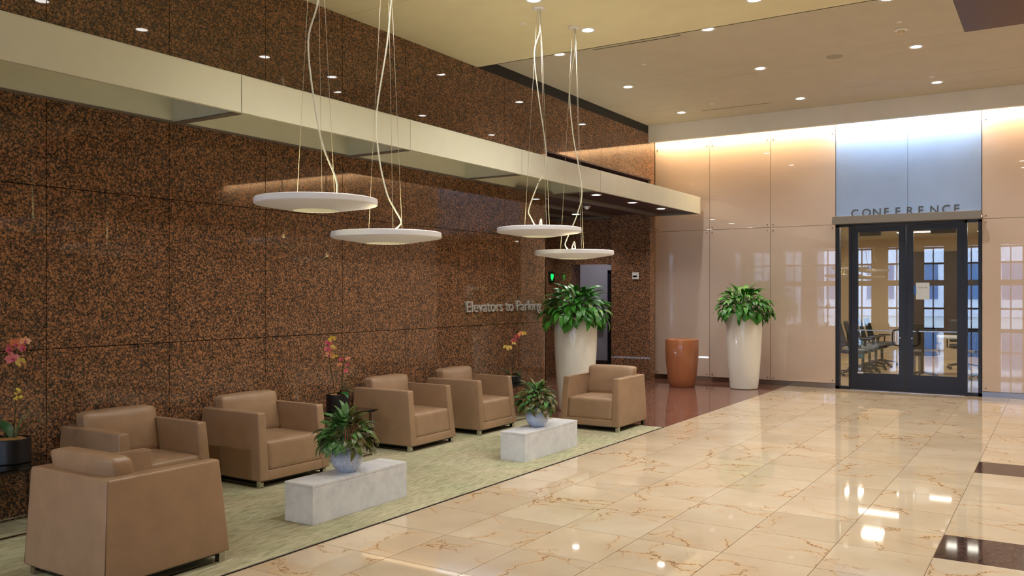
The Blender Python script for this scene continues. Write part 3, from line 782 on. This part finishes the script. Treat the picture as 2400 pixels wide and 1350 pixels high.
def urn(x, y, label, seed):
    rnd = random.Random(seed)
    t = thing('urn_planter', label, 'potted plant', (x, y, 0), 0, 'tall white urn planters')
    lathe('urn', [(0, 0), (.215, 0), (.228, .012), (.245, .15), (.268, .45), (.290, .85), (.297, 1.05), (.292, 1.20), (.285, 1.265), (.278, 1.272), (.262, 1.265), (.262, 1.2), (0, 1.2)], M['urn'], t, n=64)
    lathe('soil', [(0, 1.215), (.262, 1.21), (.262, 1.2)], M['soil'], t, n=24)
    for i in range(285):
        yaw = rnd.uniform(0, 2*math.pi); el = math.asin(rnd.uniform(-.12, 1))
        k = rnd.uniform(.55, 1.)
        base = (k*.27*math.cos(el)*math.cos(yaw), k*.27*math.cos(el)*math.sin(yaw), 1.26 + k*.27*math.sin(el))
        me = lily[min(3, int((1-max(0, el)/1.57)*3 + rnd.uniform(0, .9)))]
        put_leaf(me, t, base, yaw + rnd.uniform(-.6, .6), el*.75 + R(rnd.uniform(-4, 26)), rnd.uniform(-.6, .6), rnd.uniform(.8, 1.15))
    for i in range(14):
        yaw = i*.45; tube('stalk', [(.05*math.cos(yaw), .05*math.sin(yaw), 1.2), (.16*math.cos(yaw), .16*math.sin(yaw), 1.48)], [.006, .004], M['stem'], t, 5)
    return t
urn(-5.62, 10.50, 'tall ivory urn of peace lilies behind the far end armchair', 3)
urn(-4.505, 14.42, 'tall ivory urn of leafy green plants against the tan glass wall', 5)
o = thing('waste_bin', 'copper brown round waste bin against the tan glass wall', 'waste bin', (-5.5, 14.15, 0))
lathe('bin_body', [(0, 0), (.205, 0), (.215, .01), (.245, .15), (.272, .40), (.284, .60), (.284, .80), (.280, .812), (.262, .822)], M['copper'], o, n=64)
lathe('bin_lid', [(.262, .821), (.20, .824), (.13, .818), (.125, .79), (.125, .70)], M['copper'], o, n=64)
lathe('bin_liner', [(.125, .72), (.11, .70), (0, .70)], M['black'], o, n=32)

lv = [leaf_mesh(.175, .042, R(d), stalk=.30, m=M['leaf_v'], wave=.002) for d in (60, 100, 140)]
lr = [leaf_mesh(.17, .040, R(d), stalk=.30, m=M['leaf_r'], wave=.002) for d in (60, 100, 140)]
def bowl(x, y, z, label, redfun, seed, s=1.0):
    rnd = random.Random(seed)
    t = thing('bowl_planter', label, 'potted plant', (x, y, z), 0, 'leafy bowls on the benches')
    R0 = .118
    prof = [(0, 0), (.06, 0), (.066, .004)]
    for k in range(1, 12):
        a = -R(62) + k*R(118)/11; prof.append((R0*math.cos(a), .1 + R0*.92*math.sin(a)))
    rt, zt = prof[-1]; prof += [(rt-.006, zt+.003), (rt-.01, zt-.004), (rt-.004, zt-.03), (0, zt-.03)]
    lathe('bowl', prof, M['glaze'], t, n=56)
    lathe('soil', [(0, zt-.026), (rt-.004, zt-.027), (rt-.004, zt-.03)], M['soil'], t, n=20)
    for i in range(210):
        yaw = rnd.uniform(0, 2*math.pi); el = math.asin(rnd.uniform(-.15, 1)); k = rnd.uniform(.5, 1.)
        base = (k*.115*math.cos(el)*math.cos(yaw), k*.115*math.cos(el)*math.sin(yaw), zt + .015 + k*.165*math.sin(el))
        L = (lr if redfun(yaw, rnd) else lv)[min(2, int((1-max(0, el)/1.57)*2.2 + rnd.uniform(0, .9)))]
        put_leaf(L, t, base, yaw + rnd.uniform(-.6, .6), el*.7 + R(rnd.uniform(-6, 24)), rnd.uniform(-.6, .6), rnd.uniform(.8, 1.2)*s)
    for i in range(5):
        yaw = rnd.uniform(0, 6.28); q = Vector((math.cos(yaw)*.06, math.sin(yaw)*.06, zt+.17))
        tube('stalk', [(q.x*.2, q.y*.2, zt-.02), tuple(q)], [.004, .003], M['stem_p'], t, 6)
bowl(-4.475, 4.77, .28, 'pale blue bowl of half green, half red-edged leaves on the near bench', lambda yaw, r: (math.cos(yaw - R(35)) > .15 and r.random() < .85), 11)
bowl(-4.405, 7.42, .276, 'pale blue bowl of mostly reddish leaves on the farther bench', lambda yaw, r: r.random() < .55, 17, .95)

def petal_mesh(s, m):
    bm = bmesh.new(); n = 8
    c = bm.verts.new((0, 0, 0)); ring = []
    for i in range(n):
        a = 2*math.pi*i/n; ring.append(bm.verts.new((s*(.5 + .52*math.cos(a)), s*.42*math.sin(a), s*.10*math.sin(a)**2 - s*.06*math.cos(a))))
    mid = bm.verts.new((s*.5, 0, s*.02))
    for i in range(n): bm.faces.new((mid, ring[i], ring[(i+1) % n]))
    bm.verts.remove(c)
    me = bpy.data.meshes.new('petal'); bm.to_mesh(me); bm.free(); me.materials.append(m)
    for p in me.polygons: p.use_smooth = True
    return me
def flower_mesh(s, m, m2):
    bm = bmesh.new()
    def petal(ang, L, Wd, zo):
        n = 8; ca, sa = math.cos(ang), math.sin(ang)
        def T(x, y, z): return (z, x*ca - y*sa, x*sa + y*ca)
        mid = bm.verts.new(T(L*.5, 0, zo + L*.06)); ring = [bm.verts.new(T(L*(.5+.52*math.cos(2*math.pi*i/n)), Wd*.5*math.sin(2*math.pi*i/n), zo + L*.12*math.cos(2*math.pi*i/n))) for i in range(n)]
        for i in range(n): f = bm.faces.new((mid, ring[i], ring[(i+1) % n]))
    for a in (90, 210, 330): petal(R(a), s, s*.62, 0)
    for a in (15, 165): petal(R(a), s*1.05, s*.95, .002)
    k = len(bm.faces)
    petal(R(270), s*.42, s*.4, .006); bmesh.ops.create_icosphere(bm, subdivisions=1, radius=s*.16, matrix=Matrix.Translation((.010, 0, -s*.03)))
    bm.faces.ensure_lookup_table()
    for f in bm.faces[k:]: f.material_index = 1
    me = bpy.data.meshes.new('flower'); bm.to_mesh(me); bm.free(); me.materials.append(m); me.materials.append(m2)
    for p in me.polygons: p.use_smooth = True
    return me
M['lip'] = mat('magenta lip', (186, 60, 120), .5)
fl = {k: flower_mesh(.042, M[m], M['lip']) for k, m in (('p', 'petal_p'), ('y', 'petal_y'), ('o', 'petal_o'))}
orl = [leaf_mesh(.20, .085, R(d), stalk=.0, fold=.2, m=M['leaf_o']) for d in (50, 95)]
CAMDIR = math.atan2(-.845, .535)
def orchid(x, y, z, label, pr, ph, stems, leaves, grass, seed, oval=1.0, moss=None):
    rnd = random.Random(seed)
    t = thing('orchid', label, 'orchid', (x, y, z), 0, 'orchids on the side tables')
    po = lathe('pot', [(0, 0), (pr-.006, 0), (pr, .006), (pr, ph-.004), (pr-.004, ph), (pr-.012, ph), (pr-.012, ph-.03), (0, ph-.03)], M['potblack'], t, n=48); po.scale = (1, oval, 1)
    ms = lathe('moss', [(0, ph+.004), (pr*.6, ph), (pr-.012, ph-.015), (pr-.012, ph-.028), (0, ph-.028)], M['moss'], t, n=24); ms.scale = (1, oval, 1)
    for pts, fls in stems:
        P = smooth_path([RD*a + Vector((0, 0, b)) for a, b in pts], 6)
        tube('stem', P, .0038, M['stem'], t, 6)
        for a, b, k, s in fls:
            o = link('flower', fl[k], None, t, tuple(RD*a + Vector((.01, -.01, b))))
            o.rotation_euler = (rnd.uniform(-.5, .5), rnd.uniform(-.3, .3), -R(58) + rnd.uniform(-.5, .5)); o.scale = (s, s, s)
    for yaw, pitch, k, s in leaves:
        put_leaf(orl[k], t, (0, 0, ph-.01), R(yaw), R(pitch), 0, s)
    gm = leaf_mesh(.34, .006, R(110), fold=.1, stalk=0., m=M['grassb'])
    for i in range(grass):
        put_leaf(gm, t, (rnd.uniform(-.02, .02)+.03*RD.x, .03*RD.y, ph-.01), R(32) + rnd.gauss(0, .7), R(rnd.uniform(45, 80)), 0, rnd.uniform(.6, 1.05), 'grass_blade')
    if moss:
        bm = bmesh.new()
        for i in range(14): bmesh.ops.create_icosphere(bm, subdivisions=1, radius=rnd.uniform(.006, .014), matrix=Matrix.Translation(tuple(RD*(moss[0]+rnd.uniform(-.02, .03)) + Vector((0, 0, moss[1]+rnd.uniform(-.035, .035))))))
        fin('dry_moss', bm, M['petal_y'], t)
# px/m 349 at the near one: centre px 43
orchid(-6.0, 3.13, .459, 'orchid in black pot at the left edge with pink blooms and arching grass', .125, .165,
       [([(.02, .15), (.03, .35), (.035, .62), (.03, .70), (.05, .78), (.085, .80)], [(.0, .765, 'p', 1.), (.045, .80, 'o', 1.05), (.02, .70, 'p', 1.1), (.09, .77, 'p', .75), (.105, .82, 'o', .8), (.075, .68, 'y', .85)])],
       [(200, 62, 1, 1.1), (235, 48, 0, .9), (150, 30, 1, .8), (190, 20, 1, .7)], 26, 2, 1.0, (.04, .46))
orchid(-5.93, 6.2, .459, 'orchid in black pot between armchairs with two sprays, yellow pink and pale pink', .113, .165,
       [([(-.03, .15), (-.06, .35), (-.085, .52), (-.09, .62), (-.06, .68), (-.04, .66)], [(-.10, .60, 'p', .9), (-.095, .66, 'p', .85), (-.06, .70, 'y', .9), (-.085, .545, 'o', 1.), (-.05, .62, 'y', .7), (-.03, .53, 'y', .65)]),
        ([(.02, .15), (.04, .32), (.055, .46), (.08, .52)], [(.03, .50, 'p', .6), (.015, .45, 'o', .65), (.095, .51, 'o', .6), (.095, .45, 'p', .6), (.075, .39, 'p', .6)])],
       [(20, 35, 1, .95), (-15, 20, 1, 1.0), (50, 40, 0, .7)], 12, 4)
orchid(-5.98, 9.42, .459, 'orchid in low black pot on the corner table with yellow and orange pink sprays', .13, .085,
       [([(.02, .08), (.03, .3), (.03, .5), (.07, .60), (.13, .64)], [(.03, .535, 'p', 1.0), (.03, .50, 'y', .6), (.075, .585, 'p', .9), (.12, .62, 'o', 1.0), (.16, .625, 'y', .8)]),
        ([(-.02, .08), (-.05, .25), (-.05, .42)], [(-.08, .455, 'y', .7), (-.03, .44, 'y', .95)])],
       [(210, 40, 0, .95), (190, 30, 0, .7), (30, 35, 1, 1.0), (0, 25, 1, .8)], 0, 6, 1.0)

# ------------------------------------------------------------------ lobby fixtures
t = thing('floor_indicator', 'small black elevator indicator with lit green down arrow', 'indicator', (-8.395, 14.66, 1.92))
box('housing', (0, -.09, -.11), (.03, .09, .11), M['black'], t, bev=.004)
bm = bmesh.new(); vs = [bm.verts.new(v) for v in ((.034, -.045, .06), (.034, .045, .06), (.034, .05, .0), (.034, .0, -.07), (.034, -.05, .0))]; bm.faces.new(vs)
bmesh.ops.extrude_face_region(bm, geom=bm.faces[:]); bm.verts.ensure_lookup_table()
for v in bm.verts[:5]: v.co.x -= .006
fin('arrow', bm, M['green'], t)
t = thing('wall_controller', 'small white wall controller with dark display on the granite pier', 'controller', (-6.59, 14.654, 1.925))
box('case', (-.062, -.03, -.062), (.062, 0, .062), M['white'], t, bev=.006); box('display', (-.045, -.034, -.022), (.035, -.029, .006), M['screen'], t)
t = thing('wall_cabinet', 'shallow white wall cabinet with brown ledge in the corridor', 'cabinet', (-8.79, 17.5, 1.10))
box('cabinet_box', (-.14, -.08, -.22), (.13, -.001, .4), M['white_wall'], t, bev=.006); box('ledge', (-.15, -.12, -.245), (.14, -.001, -.222), mat('brown ledge', (90, 72, 66), .5), t)
tag(box('thermostat', (-8.60, 17.48, 1.11), (-8.56, 17.499, 1.22), M['white'], None), 'small white thermostat on the corridor wall beside dark door', 'thermostat')
t = thing('door_notice', 'white paper notice taped to the conference door glass', 'notice', (-1.865, YF+.006, 1.64))
box('paper', (-.10, -.001, -.135), (.10, 0, .135), M['paperw'], t); box('tape', (-.125, -.002, -.06), (-.095, -.001, .09), M['bluetape'], t)
me = text_mesh('Suite 100', .035, 0)
for v in me.vertices: v.co = (v.co.x-.065, -.0015, v.co.y+.045)
link('notice_text', me, M['black'], t)

# ------------------------------------------------------------------ conference room
CX0, CX1, CY1, CZ = -6.85, 4.0, 24.0, 3.0
struct(box('floor_conference', (CX0, YF, -.12), (CX1, CY1, 0), M['conf_floor']))
struct(box('ceiling_conference', (CX0, YF+.12, CZ), (CX1, CY1, CZ+.1), M['ceil_far']))
struct(box('wall_conference_back', (CX0, CY1, 0), (CX1, CY1+.1, CZ), M['conf_wall']))
struct(box('wall_conference_left', (CX0, YF+.12, 0), (CX0+.1, CY1, CZ), M['conf_wall']))
struct(box('wall_conference_right', (CX1, YF+.12, 0), (CX1+.1, CY1, CZ), M['conf_wall']))
t = thing('wall_screen', 'large dark wood panel with a screen deep in the conference room', 'screen', (-.2, CY1-.01, 1.6))
box('wood_panel', (-3.0, -.05, -1.0), (3.0, 0, 1.05), mat('dark walnut panel', (58, 40, 36), .4), t); box('display', (-1.6, -.10, -.5), (.6, -.051, .6), M['screen'], t)
fl_y = [(-4.3, 17.5), (-3.2, 19.4), (-2.6, 21.5), (-1.2, 17.6), (-.4, 19.6), (-1.0, 22.0)]
pl0 = thing('ceiling_panel_light', 'x', 'ceiling light'); box('diffuser', (-.55, -.14, -.012), (.55, .14, -.004), M['troffer'], pl0); box('housing', (-.58, -.17, -.006), (.58, .17, 0), M['white'], pl0)
for i, (x, y) in enumerate(fl_y):
    o = pl0 if i == 0 else copy_tree(pl0); o.location = (x, y, CZ)
    tag(o, 'lit rectangular ceiling panel beyond the conference doors, ' + ('nearest left', 'middle left', 'farthest left', 'nearest right', 'middle right', 'farthest right')[i], 'ceiling light', 'panel lights in the conference room')
def office_chair():
    t = thing('office_chair', 'x', 'office chair')
    bm = bmesh.new(); puffy(bm, -.25, -.24, .44, .24, .24, .52, (0, 0, .012), bev=.03); fin('seat', bm, M['officeblack'], t, smooth=True)
    bm = bmesh.new()
    def tb(c): c.x += -(c.z-.6)*.28 + .35*c.y*c.y; return c
    puffy(bm, -.245, -.23, .56, -.215, .23, 1.04, (.0, 0, 0), bev=.012, taper=tb); fin('backrest', bm, M['officeblack'], t, smooth=True)
    tube('back_support', [(-.1, 0, .43), (-.27, 0, .47), (-.29, 0, .8)], .022, M['officeblack'], t)
    for s in (-1, 1):
        bm = bmesh.new(); add_tube(bm, [(-.02, s*.2, .44), (-.02, s*.29, .46), (.0, s*.29, .66)], .015, 6); add_box(bm, -.12, s*.29-.04, .66, .12, s*.29+.04, .685, .008)
        fin('armrest', bm, M['officeblack'], t)
    tube('column', [(0, 0, .08), (0, 0, .45)], .028, M['officeblack'], t, 10)
    for k in range(5):
        a = R(72*k+20); d = Vector((math.cos(a), math.sin(a), 0))
        tube('base_spoke', [d*.02 + Vector((0, 0, .12)), d*.32 + Vector((0, 0, .075))], [.024, .014], M['officeblack'], t, 6)
        o = lathe('caster', [(0, -.02), (.028, -.02), (.028, .02), (0, .02)], M['officeblack'], t, n=12); o.location = tuple(d*.31 + Vector((0, 0, .029))); o.rotation_euler = (R(90), 0, a)
    return t
oc = office_chair()
labs = ['first', 'second', 'third', 'fourth', 'fifth']
ocs = [(-3.36, 17.8, 0), (-3.36, 18.52, 3), (-3.36, 19.24, -3), (-3.36, 19.98, 4), (-3.36, 20.72, -3)]
for i, (x, y, a) in enumerate(ocs):
    o = oc if i == 0 else copy_tree(oc); o.location = (x, y, 0); o.rotation_euler = (0, 0, R(a))
    tag(o, 'black mesh office chair through the glass, %s from the sidelight in the nested row' % labs[i], 'office chair', 'office chairs in the conference room')
for x, y, a, l in ((-2.2, 17.9, 100, 'black mesh office chair behind the door handles, turned to the table'), (-1.25, 18.1, 80, 'black mesh office chair behind the narrow sidelight beside the right door'), (-1.75, 20.6, -80, 'black mesh office chair on the far side of the conference table')):
    o = copy_tree(oc); o.location = (x, y, 0); o.rotation_euler = (0, 0, R(a)); tag(o, l, 'office chair', 'office chairs in the conference room')
t = thing('conference_table', 'white topped conference table on posts seen through the glass doors', 'table', (-1.65, 19.2, 0))
box('table_top', (-.95, -.55, .72), (1.0, .55, .75), M['tabletop'], t, bev=.004)
for x in (-.8, .85):
    for y in (-.42, .42):
        box('leg', (x-.03, y-.03, .0), (x+.03, y+.03, .72), M['steel_d'], t)
for z in (.66, .40):
    o = tag(box('chair_tag', (-3.42, 17.50, z-.05), (-3.32, 17.505, z+.05), M['bluetag'], None), 'square light blue tag hanging %s on the nested chairs' % ('higher' if z > .5 else 'lower'), 'tag')
    o.location = (.13, .1, 0)

# ------------------------------------------------------------------ the hall behind the camera (daylight windows, seen in reflections)
struct(box('wall_hall_left', (-16.1, -12, 0), (-16, 2, 7.6), M['rearwall']))
struct(box('wall_hall_return', (-16, 1.9, 0), (XW-.3, 2.0, 7.6), M['rearwall']))
struct(box('wall_hall_front', (XW-.3, 1.9, 4.5), (10, 2.0, 7.6), M['rearwall']))
struct(box('ceiling_hall', (-16, -12, 7.5), (10, 2.0, 7.6), M['ceil']))
rw = struct(box('wall_rear', (-16, -12.2, 3.7), (10, -12, 7.6), M['rearwall']))
box('wall_segment', (-16, -12.2, 0), (-13, -12, 3.7), M['rearwall'], rw); box('wall_segment', (5, -12.2, 0), (10, -12, 3.7), M['rearwall'], rw)
wn = struct(box('window_1', (-13, -12.14, .0), (5, -12.12, 3.7), M['glass_w']))
for k in range(13): box('pier', (-13.35+1.5*k, -12.2, 0), (-12.65+1.5*k, -11.98, 3.7), M['rearwall'], wn)
for k in range(12): box('mullion', (-11.93+1.5*k-.02-.35, -12.18, 0), (-11.93+1.5*k+.02-.35, -12.04, 3.7), M['mullion'], wn)
box('spandrel', (-13, -12.2, 1.95), (5, -12.0, 2.2), M['rearwall'], wn)
for z in (.0, .9, 2.9, 3.6): box('transom', (-13, -12.18, z), (5, -12.04, z+.08), M['mullion'], wn)
struct(box('ground', (-60, -60, -.2), (60, -12.2, -.12), M['pave']))
bd = thing('office_building', 'pale building across the street, seen only in reflections', 'building', (-4, -40, 0))
box('facade', (-22, -4, -.1), (22, 0, 14), M['brick'], bd)
for i in range(14):
    for j in range(3): box('window', (-20.5+3*i, 0, 1.2+4*j), (-18.6+3*i, .05, 3.8+4*j), M['blueglass'], bd)
for i, (x, y) in enumerate(((-9.5, -6), (-5.5, -6), (-1.5, -6), (3, -6), (-9.5, -1.5), (-5.5, -1.5), (-1.5, -1.5), (3, -1.5))):
    o = thing('linear_light', 'long linear lamp over the hall behind the camera, number ' + ('one', 'two', 'three', 'four', 'five', 'six', 'seven', 'eight')[i] + ' along', 'ceiling light', (x, y, 6.3), 0, 'linear lamps in the hall')
    box('housing', (-1.4, -.06, 0), (1.4, .06, .1), M['white'], o); box('diffuser', (-1.38, -.03, -.01), (1.38, .03, 0), M['linear'], o)
for x in (-10, -4, 3):
    h = area('hall_glint_disc', (x, -5, 6.2), .45, .45, REAR_W*3, (1., .95, .9)); h.data.shape = 'DISK'  # added disc lights out of view, kept small for bright reflected spots
for x, y in ((-3.0, 17.5), (-1.0, 20.5), (-4.0, 21)):
    area('office_lamp', (x, y, CZ-.05), .35, .35, 40, (1., .90, .76))
area('corridor_lamp', (-8.6, 16.4, 2.95), .5, .3, 9, (.95, .93, 1.))
